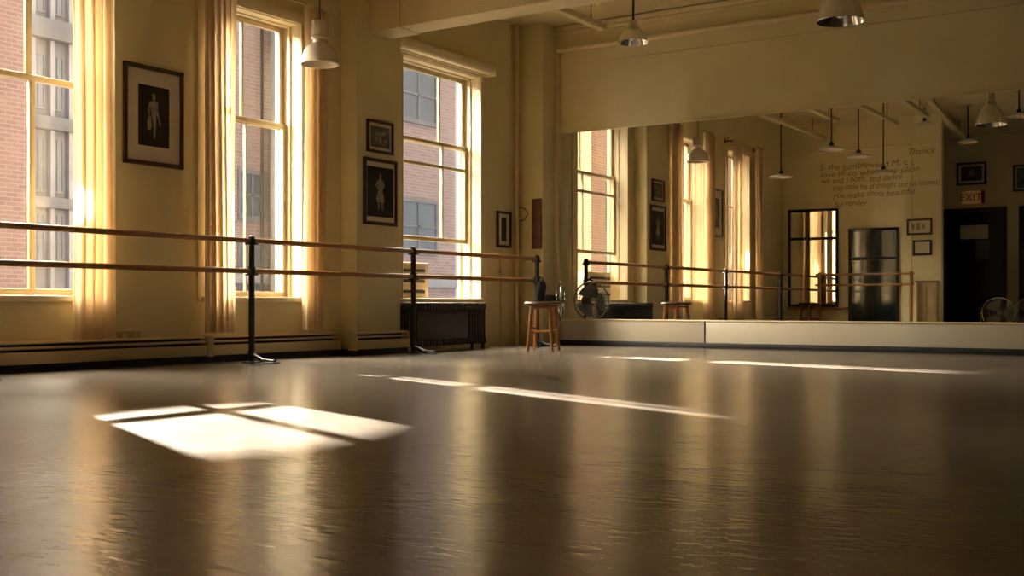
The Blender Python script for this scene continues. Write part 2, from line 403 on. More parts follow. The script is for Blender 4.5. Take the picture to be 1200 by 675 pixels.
# ------------------------------------------------------------------ curtains and rods
def curtain(y0, y1, ztop, zbot, folds, seed, label, x=-7.655):
    rnd = random.Random(seed); b = bmesh.new()
    nu, nv = folds * 14, 40; ph = [rnd.uniform(-.5, .5) for _ in range(8)]
    grid = []
    for j in range(nv + 1):
        v = j / nv; z = zbot + (ztop - zbot) * v; row = []
        gather = 1 - .10 * math.sin(PI * v) * .6
        for i in range(nu + 1):
            u = i / nu
            amp = .038 * (1 + .35 * math.sin(5.1 * u + ph[0] * 4)) * (1.05 - .25 * v)
            th = 2 * PI * folds * u + .5 * math.sin(2.3 * v + ph[1] * 6 + 4 * u)
            xx = amp * math.sin(th) + .012 * math.sin(2.7 * th + ph[2] * 5 + 1.5 * v)
            yy = (u - .5) * gather * (y1 - y0) + .012 * math.cos(th) + .012 * math.sin(3 * v + ph[3] * 5)
            row.append(b.verts.new((xx, yy, z - zbot)))
        grid.append(row)
    for j in range(nv):
        for i in range(nu): b.faces.new((grid[j][i], grid[j][i + 1], grid[j + 1][i + 1], grid[j + 1][i]))
    o = thing('curtain', label, 'curtain', (x, (y0 + y1) / 2, zbot))
    q = MB(); q.bm.free(); q.bm = b
    q.build('fabric', 'curtain', o, smooth=80)
    for k in range(folds + 1):
        yy = -(y1 - y0) / 2 + (y1 - y0) * k / folds
        MB().torus((0, yy, ztop - zbot + .012), .02, .003, Matrix.Rotation(PI / 2, 4, 'X'), n=16, k=6).build('curtain_ring', 'chrome', o)
    return o
def rod(y0, y1, z, label, x=-7.655):
    o = thing('curtain_rod', label, 'curtain rod', (x, (y0 + y1) / 2, z)); hl = (y1 - y0) / 2
    MB().cyl((0, -hl, 0), (0, hl, 0), .009, n=12).build('rod', 'sash', o)
    for s in (-1, 1):
        MB().sph((0, s * (hl + .012), 0), .02, n=12).build('finial', 'sash', o)
        MB().box(XW - x, .004, s * (hl - .16) - .008, s * (hl - .16) + .008, -.03, -.008, .002).box(XW - x, XW - x + .008, s * (hl - .16) - .02, s * (hl - .16) + .02, -.06, .03, .002).build('bracket', 'cord', o)
    return o
rod(4.36, 6.05, 3.42, 'thin curtain rod over the leftmost window')
rod(6.62, 8.42, 3.42, 'thin curtain rod over the window with the hanging white lamp')
curtain(5.42, 5.83, 3.40, .235, 5, 3, 'tall sheer cream curtain between leftmost window and framed dancer portrait')
curtain(4.48, 4.70, 3.40, .235, 5, 4, 'cream curtain on the left side of leftmost window, seen in mirror')
curtain(6.76, 7.12, 3.40, .26, 5, 5, 'cream curtain hanging right of the framed portrait, left of middle window')
curtain(8.00, 8.30, 3.40, .26, 4, 6, 'glowing cream curtain at right of the middle window, beside the pier')

# ------------------------------------------------------------------ baseboard heater, outlet, radiator, pipe
hb = thing('baseboard_heater', 'long cream baseboard heater cover along the window wall', 'heater', (0, 0, 0))
def heater_run(x, y0, y1):
    c = MB()
    c.prism([(x, y0, .236), (x + .035, y0, .236), (x + .09, y0, .222), (x + .09, y0, .212), (x + .03, y0, .224), (x, y0, .224)], (0, y1 - y0, 0))
    c.box(x + .10, x + .115, y0, y1, .06, .152, .004)
    c.build('cover', 'heater', hb)
    MB().box(x, x + .012, y0, y1, .03, .222).box(x + .01, x + .098, y0 + .004, y1 - .004, .062, .135).build('fin_core', 'heater_dark', hb, label='dark heating core behind the slot')
    MB().cyl((x + .078, y0, .182), (x + .078, y1, .182), .011, n=12).build('supply_pipe', 'pipe', hb)
    for ye in (y0 - .006, y1 - .006): MB().prism([(x, ye, .05), (x + .116, ye, .05), (x + .116, ye, .155), (x + .092, ye, .236), (x, ye, .238)], (0, .012, 0)).build('end_cap', 'heater', hb)
heater_run(XW, YN + .03, 8.56)
heater_run(XP + .001, 8.572, 9.40)
for yy, nm in ((6.86, 'joint_cover'),):
    MB().box(XW + .01, XW + .125, yy - .035, yy + .035, .05, .235, .006).build(nm, 'sash', hb)
oc = thing('power_outlet', 'painted double outlet plate low on the window wall', 'outlet', (XW, 6.07, .255))
MB().box(0, .03, -.11, .11, -.035, .035, .005).build('plate', 'outlet', oc)
for s in (-.05, .05):
    MB().box(.028, .034, s - .022, s + .022, -.016, .016, .002).build('socket', 'sash', oc)

rd = thing('radiator', 'dark cast iron radiator under the window beside the pier', 'radiator', (-7.56, 9.46, 0))
NS = 24; pitch = 1.36 / NS
for k in range(NS):
    yy = k * pitch + pitch / 2
    s = MB()
    for xo in (-.09, 0, .09):
        s.tube([(xo, yy, .09), (xo, yy, .2), (xo, yy, .4), (xo, yy, .47)], [.018, .0165, .0165, .018], 10)
    s.box(-.115, .115, yy - .024, yy + .024, .455, .535, .018)
    s.box(-.115, .115, yy - .024, yy + .024, .06, .12, .018)
    if k in (0, NS - 1):
        for xo in (-.08, .08): s.cyl((xo, yy, 0), (xo, yy, .08), .02, .014, 10)
    s.build('section', 'radiator', rd)
MB().cyl((0, 1.36, .1), (0, 1.44, .1), .018, n=12).cyl((0, 1.43, 0), (0, 1.43, .13), .016, n=12).sph((0, 1.43, .15), .026, n=12).build('valve', 'radiator', rd)
MB().box(.112, .122, .04, .98, .13, .44, .004).build('guard_plate', 'radiator', rd, label='flat dark guard plate on the front')

rp = thing('riser_pipe', 'white painted vertical pipe left of the corner column', 'pipe', (-7.765, 11.93, 0))
MB().cyl((0, 0, 0), (0, 0, ZC), .026, n=16).build('pipe', 'pipe', rp)
rp.location = (-7.74, 11.91, 0)
for zz in (1.73, 1.56): MB().torus((0, 0, zz), .03, .008, n=20).build('clamp', 'sash', rp)
MB().tube([(.03, .0, 1.735), (.10, .02, 1.72), (.15, .03, 1.65), (.10, .02, 1.575), (.03, .0, 1.56)], .006, 8).build('wire_loop', 'cord', rp)
cr = thing('corner_conduit', 'thin conduit running down the corner behind white pipe', 'conduit', (XW + .012, 11.62, 0))
MB().cyl((0, 0, 0), (0, 0, 1.2), .01, n=10).build('tube', 'pipe', cr)
MB().box(-.012, .008, -.02, .02, .9, .96, .003).build('strap', 'sash', cr)

# far-wall pipe and wire
fp = thing('ceiling_pipe', 'cream pipe running across the top of the mirror wall', 'pipe', (-7.35, YM - .075, 3.725))
MB().cyl((0, 0, 0), (XR + 7.34, 0, 0), .034, n=16).build('pipe', 'pipe', fp)
for k in range(4):
    MB().box(1.2 + k * 2.3, 1.22 + k * 2.3, -.036, .095, -.036, .036, .004).build('clamp', 'pipe', fp)
tag(MB().cyl((-6.62, YM + .012, 3.54), (XR, YM + .012, 3.565), .005, n=8).build('wall_cable', 'sash'), 'thin dark cable stretched along the wall above mirror', 'cable')

# ------------------------------------------------------------------ wall barre
ba = thing('ballet_barre', 'long double wooden barre on black posts along the windows', 'barre', (-7.32, 0, 0))
for z, nm in ((1.07, 'upper_rail'), (.805, 'lower_rail')):
    MB().cyl((0, YN + .25, z), (0, 11.74, z), .0235, n=20).build(nm, 'barre', ba)
for yy in (4.40, 7.0, 9.28, 11.72):
    p = MB().cyl((0, yy, .0), (0, yy, 1.095), .027, n=18).sph((0, yy, 1.098), .031, (1, 1, .6), 14).build('post', 'black_metal', ba)
    MB().cyl((0, yy, 1.035), (0, yy, 1.085), .037, n=18).box(-.035, .035, yy - .05, yy + .05, 1.03, 1.05, .006).build('rail_clamp', 'black_metal', p)
    MB().cyl((0, yy, .772), (0, yy, .84), .037, n=18).box(-.035, .035, yy - .05, yy + .05, .765, .782, .006).build('rail_clamp', 'black_metal', p)
    MB().tube([(-.03, yy, .10), (.06, yy, .05), (.15, yy, .022), (.25, yy, .018), (.29, yy, .03)], [.018, .02, .02, .018, .012], 10).box(-.06, .06, yy - .06, yy + .06, 0, .012, .004).box(.2, .3, yy - .05, yy + .05, 0, .014, .004).build('foot', 'black_metal', p)

pb = thing('portable_barre', 'freestanding orange wooden barre before the tall dark framed mirrors', 'barre', (-6.12, YN + .22, 0))
for z, nm in ((1.085, 'upper_rail'), (.885, 'lower_rail')):
    MB().cyl((-.95, 0, z), (.9, 0, z), .02, n=16).build(nm, 'barre_x', pb)
for xx in (-.87, .85):
    p = MB().box(xx - .03, xx + .03, -.022, .022, .02, 1.13, .006).build('post', 'stool', pb)
    MB().box(xx - .035, xx + .035, -.11, .11, 0, .04, .008).build('foot', 'stool', p)

# ------------------------------------------------------------------ stools
def make_stool(label, loc, rz):
    o = thing('wooden_stool', label, 'stool', loc, rz)
    MB().lathe([(0, .505), (.16, .505), (.205, .512), (.212, .525), (.205, .54), (.16, .543), (0, .54)], n=36).build('seat', 'stool_top', o, label='dark worn round seat')
    tops = {}
    for k in range(4):
        a = PI / 4 + k * PI / 2; t = Vector((.142 * math.cos(a), .142 * math.sin(a), .506)); f = Vector((.200 * math.cos(a), .200 * math.sin(a), 0))
        tops[k] = (t, f)
        b = bmesh.new(); bmesh.ops.create_cube(b, size=1)
        m = MB(); d = f - t; n = 8
        m.tube([t, t.lerp(f, .35), t.lerp(f, .7), f], [.022, .023, .021, .018], 8); b.free()
        m.build('leg', 'stool', o)
    for k in range(4):
        t, f = tops[k]; t2, f2 = tops[(k + 1) % 4]; s = .50 if k % 2 else .58
        MB().tube([t.lerp(f, s), t2.lerp(f2, s)], .0135, 8).build('stretcher', 'stool', o)
        MB().tube([t.lerp(f, .05), t2.lerp(f2, .05)], .016, 8).build('apron', 'stool', o)
    return o
st = make_stool('round wooden stool with dark seat in the far corner near the mirror', (-6.54, 10.6, 0), .28)
s2 = copy_tree(st); s2.location = (-7.10, YN + .5, 0); s2.rotation_euler = (0, 0, .5)
s2['label'] = 'orange wooden stool by the near wall, reflected under the tall mirror'

# bag hung from the barre post
bg = thing('hanging_bag', 'small black cloth bag hung on the barre post above stool', 'bag', (-7.235, 11.66, .80))
b = MB(); b.sph((.0, 0, -.14), .075, (.75, .95, 1.9), 20).sph((.015, .035, -.08), .05, (.8, .9, 1.7), 16).sph((-.005, -.04, -.17), .045, (.8, .9, 2.0), 16)
b.build('pouch', 'bag', bg, smooth=60)
b = MB(); b.tube([(-.085, .03, .035), (-.04, .05, .05), (.0, .045, .03), (.02, .03, -.04)], .009, 8).tube([(-.085, .03, .035), (-.085, -.02, .035), (-.03, -.04, .02), (.0, -.03, -.06)], .009, 8).build('strap', 'bag', bg)

# ------------------------------------------------------------------ framed pictures
def figure(mb, s, kind):
    # a standing dancer drawn as a flat printed silhouette in the YZ plane (unit height)
    def P(pts): mb.prism([(0, p[0] * s, p[1] * s) for p in pts], (.0006, 0, 0))
    def E(cx, cz, rx, rz, n=14): P([(cx + rx * math.cos(2 * PI * i / n), cz + rz * math.sin(2 * PI * i / n)) for i in range(n)])
    E(0, .42, .045, .062)
    P([(-.025, .37), (.025, .37), (.03, .33), (.11, .30), (.08, .10), (.06, .02), (-.06, .02), (-.08, .10), (-.11, .30), (-.03, .33)])
    if kind == 0:
        P([(-.11, .30), (-.16, .16), (-.15, .02), (-.11, .03), (-.12, .15), (-.07, .26)])
        P([(.11, .30), (.10, .12), (.15, -.02), (.19, -.18), (.15, -.19), (.11, -.05), (.05, .10)])
        P([(-.13, .02), (-.08, .0), (-.06, -.22), (-.10, -.30), (-.18, -.28), (-.17, -.1)])
        P([(-.05, .02), (.06, .02), (.05, -.2), (.03, -.46), (-.01, -.46), (-.01, -.2)])
    else:
        P([(-.11, .30), (-.19, .18), (-.10, .05), (-.06, .08), (-.13, .18), (-.06, .26)])
        P([(.11, .30), (.17, .16), (.09, .06), (.05, .08), (.11, .17), (.05, .27)])
        P([(-.08, .04), (.08, .04), (.17, -.20), (.14, -.26), (-.13, -.26), (-.18, -.18)])
        P([(-.10, -.25), (-.03, -.25), (-.05, -.46), (-.10, -.47)])
        P([(.03, -.25), (.10, -.25), (.12, -.44), (.07, -.46)])
def picture(label, loc, w_, h_, rz, fw=.03, mat_in=.06, fmat='frame_black', art='photo_dark', fig=None, mv=None, depth=.03, blobs=None):
    # local: hangs in the YZ plane, facing +X, centre at the origin
    o = thing('framed_picture', label, 'picture', loc, rz)
    f = MB(); a, c = w_ / 2, h_ / 2
    f.box(0, depth, -a, -a + fw, -c, c, .004).box(0, depth, a - fw, a, -c, c, .004).box(0, depth, -a, a, -c, -c + fw, .004).box(0, depth, -a, a, c - fw, c, .004)
    f.build('frame', fmat, o)
    MB().box(0, depth * .45, -a + fw * .5, a - fw * .5, -c + fw * .5, c - fw * .5).build('mat', 'mat_board', o)
    mv = mat_in if mv is None else mv
    ph = MB().box(depth * .45 - .001, depth * .5, -a + fw + mat_in, a - fw - mat_in, -c + fw + mv, c - fw - mv).build('photograph', art, o)
    if fig is not None:
        g = MB(); figure(g, (h_ - 2 * fw - 2 * mv) * .78, fig); q = g.build('dancer_print', 'photo_light', ph, smooth=0); q.location = (depth * .5, 0, 0)
    if blobs:
        g = MB()
        for (cy, cz, ry, rz_) in blobs:
            g.prism([(0, cy * w_ + ry * w_ * math.cos(2 * PI * i / 14), cz * h_ + rz_ * h_ * math.sin(2 * PI * i / 14)) for i in range(14)], (.0006, 0, 0))
        q = g.build('print_detail', 'photo_light', ph, smooth=0); q.location = (depth * .5, 0, 0)
    return o
picture('large black framed dancer portrait with wide cream mat between two windows', (XW, 6.328, 2.107), .622, .842, 0, .035, .115, 'frame_brown', 'photo_dark', 0, .13)
picture('tall black framed dancer photograph on the pier, below the smaller frame', (XP, 9.045, 1.679), .53, .688, 0, .035, .02, 'frame_brown', 'photo_dark', 1, .05)
picture('small black framed group photograph at the top of the pier', (XP, 9.043, 2.250), .417, .333, 0, .028, .028, 'frame_brown', 'photo_grey', None, .03, blobs=[(-.05, .1, .10, .06), (.1, .12, .10, .06), (0, -.1, .05, .14), (-.16, -.08, .06, .08), (.2, -.12, .06, .08)])
picture('dark oblique frame on the window wall right of the radiator window', (XW, 11.685, 1.445), .31, .45, 0, .03, .07, 'frame_brown', 'photo_dark', None, .05)
# near wall (faces +Y): local +X -> +Y
RZ = PI / 2
picture('brown framed print on near wall, upper of two beside the door', (-5.17, YN, 1.96), .46, .30, RZ, .035, .02, 'frame_brown', 'paper', None, .02, blobs=[(-.15, 0, .06, .2), (.05, .0, .08, .25), (.25, 0, .05, .2)])
picture('small black framed certificate, lower of two beside the door', (-5.12, YN, 1.57), .34, .28, RZ, .035, .02, 'frame_black', 'paper', None, .02)
picture('brown framed landscape photograph above the exit sign', (-4.93, YB, 3.27), .60, .48, RZ, .045, .045, 'frame_brown', 'photo_blue', None, .045, blobs=[(0, .08, .08, .12), (0, -.05, .16, .07)])
picture('dark framed blue photograph right of the one above the exit sign', (-3.80, YB, 3.12), .64, .56, RZ, .05, .02, 'frame_brown', 'photo_blue', None, .02)
# plaque on the corner column (faces -Y)
pq = thing('wall_plaque', 'narrow dark red wooden plaque on the corner column', 'plaque', (-7.49, 12.0, 1.525))
MB().box(-.068, .068, -.022, 0, -.315, .315, .006).build('board', 'plaque', pq)
for zz in (.27, -.27): MB().sph((0, -.022, zz), .007, n=8).build('screw', 'cord', pq)

# ------------------------------------------------------------------ pendant lamps
def pendant(label, x, y, zb, r, style, group=None, hs=1.0):
    o = thing('pendant_lamp', label, 'lamp', (x, y, zb), 0, group)
    top = ZC - zb
    if style == 'bell':
        sh = MB().lathe([(r, 0), (r * 1.05, .004), (r * 1.05, .012), (r * .985, .02), (r * .95, .07), (r * .86, .125), (r * .70, .168), (r * .46, .20), (r * .40, .205), (r * .36, .20), (r * .67, .162), (r * .83, .120), (r * .92, .068), (r * .955, .016), (r, 0)], n=44).build('shade', 'enamel', o, smooth=50)
        MB().lathe([(0, .195), (r * .36, .195), (r * .36, .235), (r * .50, .25), (r * .50, .262), (r * .46, .27), (r * .46, .40), (r * .42, .41), (0, .41)], n=32).build('housing', 'enamel', o)
        MB().sph((0, 0, .11), .05, (1, 1, 1.3), 16).build('bulb', 'enamel', o)
        MB().cyl((0, 0, .40), (0, 0, top), .006, n=8).build('cord', 'cord', o)
    elif style == 'metal':
        sq = lambda P: [(a, b_ * hs) for a, b_ in P]
        MB().lathe(sq([(r, 0), (r * 1.02, .006), (r * .97, .03), (r * .88, .10), (r * .74, .17), (r * .52, .23), (r * .36, .26), (r * .34, .25), (r * .70, .165), (r * .85, .095), (r * .94, .028), (r, 0)]), n=44).build('shade', 'alum', o, smooth=50)
        MB().lathe(sq([(0, .245), (r * .36, .245), (r * .36, .30), (r * .26, .32), (r * .26, .42), (r * .1, .45), (0, .45)]), n=28).build('housing', 'alum', o)
        MB().sph((0, 0, .10 * hs), .055 * hs, (1, 1, 1.3), 16).build('bulb', 'enamel', o)
        MB().cyl((0, 0, .44 * hs), (0, 0, top), .012, n=10).build('rod', 'cord', o)
    else:
        MB().lathe([(r, 0), (r * 1.01, .006), (r * .96, .018), (r * .6, .045), (r * .25, .065), (r * .22, .058), (r * .58, .036), (r * .92, .012), (r, 0)], n=40).build('shade', 'enamel', o, smooth=50)
        MB().lathe([(0, .05), (r * .2, .05), (r * .2, .10), (r * .1, .13), (0, .13)], n=20).build('socket', 'cord', o)
        MB().sph((0, 0, .03), .04, (1, 1, .9), 14).build('bulb', 'enamel', o)
        MB().cyl((0, 0, .12), (0, 0, top), .011, n=10).build('rod', 'cord', o)
    MB().lathe([(0, top - .03), (.05, top - .025), (.055, top), (0, top)], n=20).build('ceiling_rose', 'sash', o)
    return o
pendant('white enamel pendant lamp hanging beside the middle window', -7.40, 7.95, 2.79, .175, 'bell')
pendant('shiny metal pendant lamp near the far wall, left of the bigger one', -5.50, 10.74, 3.30, .165, 'metal', hs=.55)
pendant('large shiny metal dome pendant at the top right', -2.80, 9.16, 2.82, .19, 'metal')
G = 'disc pendant lamps reflected in the mirror'
for x, y, z, r, lab in [(-7.15, 4.83, 2.82, .21, 'white disc pendant reflected lowest left, near the window wall'),
                        (-5.76, 6.31, 3.05, .20, 'bright white disc pendant reflected above the start of wall lettering'),
                        (-5.39, 6.06, 2.93, .20, 'disc pendant reflected above the lettering, second from the left of it'),
                        (-5.32, 4.82, 2.78, .19, 'disc pendant on a long rod reflected over the lettering itself'),
                        (-4.85, 3.90, 3.70, .15, 'small disc pendant close to the ceiling, reflected above the lettering signature'),
                        (-4.20, 3.49, 3.39, .16, 'disc pendant reflected above the framed landscape picture'),
                        (-3.10, 5.15, 3.51, .17, 'disc pendant reflected at the far right near the ceiling')]:
    pendant(lab, x, y, z, r, 'disc', G)

# ceiling battens: white painted bars hung just under the ceiling
def batten(p0, p1, label):
    p0, p1 = Vector(p0), Vector(p1); d = p1 - p0
    o = thing('ceiling_batten', label, 'batten', p0); o.rotation_euler = (0, 0, 0)
    q = d.to_track_quat('Y', 'Z').to_matrix().to_4x4(); Ln = d.length
    MB().box(-.05, .05, 0, Ln, -.035, .035, .01, mat=q).build('bar', 'beam', o)
    h = MB()
    for t in (.12, .88):
        e = d * t; h.cyl(e, (e.x, e.y, ZC - p0.z), .006, n=8)
    h.build('hanger', 'cord', o)
    return o
batten((-6.34, 9.32, 3.75), (-6.34, 11.6, 3.75), 'white ceiling batten between the beam and the far wall')
batten((-6.94, 8.8, 3.75), (-6.94, 3.0, 3.75), 'longest white ceiling batten reflected left, nearest the window wall')
batten((-6.09, 8.8, 3.75), (-6.09, 4.95, 3.75), 'white ceiling batten reflected just right of the longest one')
batten((-5.32, 8.8, 3.75), (-5.32, 4.0, 3.75), 'white ceiling batten reflected above the middle of the lettering')
batten((-4.55, 8.8, 3.75), (-4.66, 4.6, 3.75), 'white ceiling batten reflected above the lettering signature')
batten((-4.53, 4.9, 3.96), (-4.65, 1.7, 3.72), 'tilted white ceiling batten reflected left of the landscape picture')

# ------------------------------------------------------------------ fans
def make_fan(label, loc, rz, R, zc, tilt=0, floor_type=False):
    # faces local +X
    o = thing('electric_fan', label, 'fan', loc, rz)
    rot = Matrix.Rotation(PI / 2, 4, 'Y'); T = Matrix.Rotation(tilt, 4, 'Y')
    c = Vector((0, 0, zc))
    def place(ob): ob.location = (0, 0, zc); ob.rotation_euler = (0, -tilt, 0); return ob
    g = MB()
    g.torus((0, 0, 0), R, .011, rot, 44, 8).torus((.05, 0, 0), R * .62, .003, rot, 36, 6).torus((.058, 0, 0), R * .3, .004, rot, 28, 6).torus((-.05, 0, 0), R * .6, .003, rot, 36, 6)
    for k in range(30):
        a = 2 * PI * k / 30; cs, sn = math.cos(a), math.sin(a)
        g.tube([(.06, R * .16 * cs, R * .16 * sn), (.05, R * .62 * cs, R * .62 * sn), (.0, R * cs, R * sn)], .0022, 5)
        g.tube([(-.06, R * .25 * cs, R * .25 * sn), (-.05, R * .62 * cs, R * .62 * sn), (.0, R * cs, R * sn)], .0022, 5)
    place(g.build('grille', 'chrome', o))
    for k in range(3):
        a0 = 2 * PI * k / 3 + .4; b = MB(); pts = []
        for t in range(9):
            a = a0 + t / 8 * 1.35; pts.append((0, R * .84 * math.cos(a), R * .84 * math.sin(a)))
        for t in range(5):
            a = a0 + 1.0 - t / 4 * .8; pts.append((0, R * .18 * math.cos(a), R * .18 * math.sin(a)))
        b.prism(pts, (.004, 0, 0), Matrix.Rotation(.25, 4, 'Z') if False else None)
        place(b.build('blade', 'fan_blade', o))
    place(MB().cyl((-.17, 0, 0), (-.02, 0, 0), R * .27, R * .30, 24).sph((-.17, 0, 0), R * .27, (.5, 1, 1), 20).build('motor', 'fan_dark', o))
    place(MB().sph((.055, 0, 0), R * .16, (.4, 1, 1), 20).build('badge_cap', 'chrome', o))
    if floor_type:
        MB().tube([(-.05, -R * 1.0, zc), (-.05, -R * 1.08, zc), (-.05, -R * 1.08, .06), (-.05, -R * .9, .02), (-.05, R * .9, .02), (-.05, R * 1.08, .06), (-.05, R * 1.08, zc), (-.05, R * 1.0, zc)], .013, 8).build('yoke', 'chrome', o)
        for sg_ in (-1, 1): MB().box(-.2, .12, sg_ * R * .9 - R * .05, sg_ * R * .9 + R * .05, 0, .022, .006).build('foot', 'fan_dark', o)
    else:
        MB().cyl((-.12, 0, .03), (-.12, 0, zc - .02), .014, n=14).build('pole', 'chrome', o)
        MB().lathe([(0, 0), (.108, 0), (.11, .012), (.09, .028), (.03, .045), (0, .05)], c=(-.12, 0, 0), n=32).build('base', 'fan_dark', o)
    return o
make_fan('pedestal fan in the far corner behind the stool, mirrored beside the barre', (-7.12, 11.93, 0), math.radians(34), .245, .56)
f2 = make_fan('round floor fan reflected at the far right, below the dark door', (-3.94, 2.02, 0), math.radians(72), .30, .345, .25, True)
f3 = copy_tree(f2); f3.location = (-3.56, 1.25, 0); f3.rotation_euler = (0, 0, math.radians(110))
f3['label'] = 'round floor fan cut by the right photo edge, right of the other floor fan'

# ------------------------------------------------------------------ near wall: framed mirrors, lettering, cabinet
def framed_mirror(label, x0, x1, z0, z1, glass, bars, name='standing_mirror', fw=.05):
    o = thing(name, label, 'mirror', ((x0 + x1) / 2, YN, z0)); a = (x1 - x0) / 2; H = z1 - z0
    f = MB().box(-a, -a + fw, 0, .05, 0, H, .006).box(a - fw, a, 0, .05, 0, H, .006).box(-a, a, 0, .05, 0, fw, .006).box(-a, a, 0, .05, H - fw, H, .006)
    f.build('frame', 'frame_black', o)
    for bz in bars: MB().box(-a + fw * .5, a - fw * .5, .008, .052, bz - z0 - .028, bz - z0 + .028, .004).build('crossbar', 'frame_black', o)
    MB().box(-a + fw * .5, a - fw * .5, .006, .018, fw * .5, H - fw * .5).build('glass', glass, o, smooth=0)
    return o
tm_ = framed_mirror('tall black framed mirror reflecting bright curtains, in the near corner', -7.68, -6.70, .46, 2.38, 'mirror', [1.80])
tm_.rotation_euler = (0, 0, math.radians(-3)); tm_.location.y = YN + .028; tm_.location.x += .01
tag(MB().box(-7.70, -6.51, YN, YN + .09, .41, .458, .008).build('mirror_shelf', 'stool'), 'narrow wooden shelf under the tall black framed mirror', 'shelf')
framed_mirror('dark glass panel in black frame, right of the bright tall mirror', -6.49, -5.55, .0, 1.97, 'dark_glass', [1.39], 'dark_glass_panel')
wl = thing('wall_lettering', 'six lines of brown handwriting painted on the near wall', 'lettering', (-7.07, YN + .002, 3.13))
for body, x0, wid, z in [('S. the tumbleweed M. c i.', 0, 1.80, 0), ('love iill co when may silion', .02, 1.88, -.135), ('we and I both, and dance', .03, 1.55, -.265),
                         ('they make his of thought and his lessons!', .26, 2.00, -.405), ('you make shots beautiful', .27, 1.55, -.555), ('Surrender', .29, .64, -.72)]:
    lt = text_mesh('script_line', body, .16, 'ink', (x0, 0, z), wl, shear=.15)
    ww = max(v.co.x for v in lt.data.vertices); f_ = wid / ww
    for v in lt.data.vertices: v.co.x *= f_; v.co.y += .012 * math.sin(v.co.x * 9 + z * 20)
sg = text_mesh('wall_signature', 'Thanick', .165, 'ink', (-5.40, YN + .002, 3.32), shear=.3, spacing=.95)
tag(sg, 'brown handwritten signature at upper right of the wall lettering', 'lettering')
cb = thing('low_cabinet', 'low beige cabinet against the near wall beside the dark glass panel', 'cabinet', (-5.02, YN, 0))
MB().box(-.19, .19, 0, .095, .05, .92, .006).build('body', 'cabinet', cb)
MB().box(-.205, .205, 0, .115, .92, .95, .006).build('top', 'cabinet', cb)
for sx in (-.093, .093): MB().box(sx - .086, sx + .086, .095, .107, .08, .9, .004).build('door', 'cabinet', cb)
MB().box(-.19, .19, .01, .08, 0, .05).build('plinth', 'heater_dark', cb)

# back wall: doors, exit sign, notice
d1 = structure('door_1', (-4.865, YB, 0))
MB().box(-.635, -.56, 0, .07, 0, 2.54, .006).box(.56, .635, 0, .07, 0, 2.54, .006).box(-.635, .635, 0, .07, 2.46, 2.54, .006).build('door_frame', 'frame_brown', d1)
lf = MB().box(-.56, .56, .005, .045, .005, 2.46, .004).build('door_leaf', 'frame_black', d1)
MB().box(.02, .30, .045, .05, 1.45, 1.86, .002).build('vision_panel', 'ext_glass', lf)
hd = MB().cyl((-.48, .045, 1.05), (-.48, .10, 1.05), .014, n=12).cyl((-.48, .095, 1.05), (-.36, .095, 1.05), .011, n=12).build('handle', 'chrome', lf)
d2 = structure('door_2', (-3.4, YB, 0))
MB().box(-.60, -.52, 0, .07, 0, 2.54, .006).box(.52, .60, 0, .07, 0, 2.54, .006).box(-.6, .6, 0, .07, 2.46, 2.54, .006).build('door_frame', 'frame_brown', d2)
l2 = MB().box(-.52, .52, .005, .045, .005, 2.46, .004).build('door_leaf', 'plaque', d2)
MB().cyl((-.44, .045, 1.05), (-.44, .10, 1.05), .014, n=12).cyl((-.44, .095, 1.05), (-.32, .095, 1.05), .011, n=12).build('handle', 'chrome', l2)
tag(MB().box(-5.15, -4.59, YB + .046, YB + .05, 1.89, 2.18).build('paper_notice', 'paper'), 'cream paper notice stuck on the dark door', 'notice')
ex = thing('exit_sign', 'orange EXIT sign above the dark door', 'sign', (-4.90, YB, 2.77))
MB().box(-.21, .17, 0, .07, -.13, .13, .008).build('face', 'exit_face', ex)
MB().box(.17, .235, 0, .074, -.135, .135, .01).build('lamp_housing', 'plaque', ex, label='dark reddish housing at the end')
text_mesh('exit_letters', 'EXIT', .215, 'exit_red', (-.03, .0715, -.075), ex, spacing=1.0, extrude=.002, align='CENTER')
tag(MB().box(-5.0, -4.99, YB + .05, YB + .06, 0, 0).build('x', 'paper'), 'x', 'x') if False else None

# ------------------------------------------------------------------ outside
MB().box(-90, -8.6, -90, 90, -7.2, -7).build('ground', 'asphalt', kind='structure', smooth=0)
def building(name, label, x, depth, y0, y1, z0, z1, wallmat, wins, winmat='ext_glass', fr='stone_light', bands=(), bmat='stone', pil=(), pmat_='stone_light'):
    o = thing(name, label, 'building', (x, (y0 + y1) / 2, z0)); c = (y0 + y1) / 2
    MB().box(-depth, 0, y0 - c, y1 - c, 0, z1 - z0).build('wall', wallmat, o, smooth=0)
    for (a, b_, za, zb) in wins:
        q = MB().box(-.02, .06, a - c - .06, b_ - c + .06, za - z0 - .1, za - z0).box(-.02, .04, a - c - .06, a - c, za - z0, zb - z0 + .08).box(-.02, .04, b_ - c, b_ - c + .06, za - z0, zb - z0 + .08).box(-.02, .04, a - c, b_ - c, zb - z0, zb - z0 + .08)
        m_ = (a + b_) / 2 - c; zm = (za + zb) / 2 - z0
        q.box(-.02, .035, m_ - .025, m_ + .025, za - z0, zb - z0).box(-.02, .035, a - c, b_ - c, zm - .025, zm + .025)
        q = q.build('window', fr, o, smooth=0)
        MB().box(-.03, .012, a - c, b_ - c, za - z0, zb - z0).build('pane', winmat, q, smooth=0)
    for (za, zb, pr_) in bands: MB().box(-.05, pr_, y0 - c, y1 - c, za - z0, zb - z0, .05).build('cornice', bmat, o)
    for (a, b_) in pil: MB().box(-.05, .18, a - c, b_ - c, 0, z1 - z0 - .5).build('pilaster', pmat_, o, smooth=0)
    return o
building('brick_building', 'pink brick building filling left part of the leftmost window', -16, 5, 8.6, 10.55, -7, 11, 'brick_pink', [(8.9, 9.5, -3, -1.2), (9.7, 10.3, -3, -1.2)])
wn_ = []
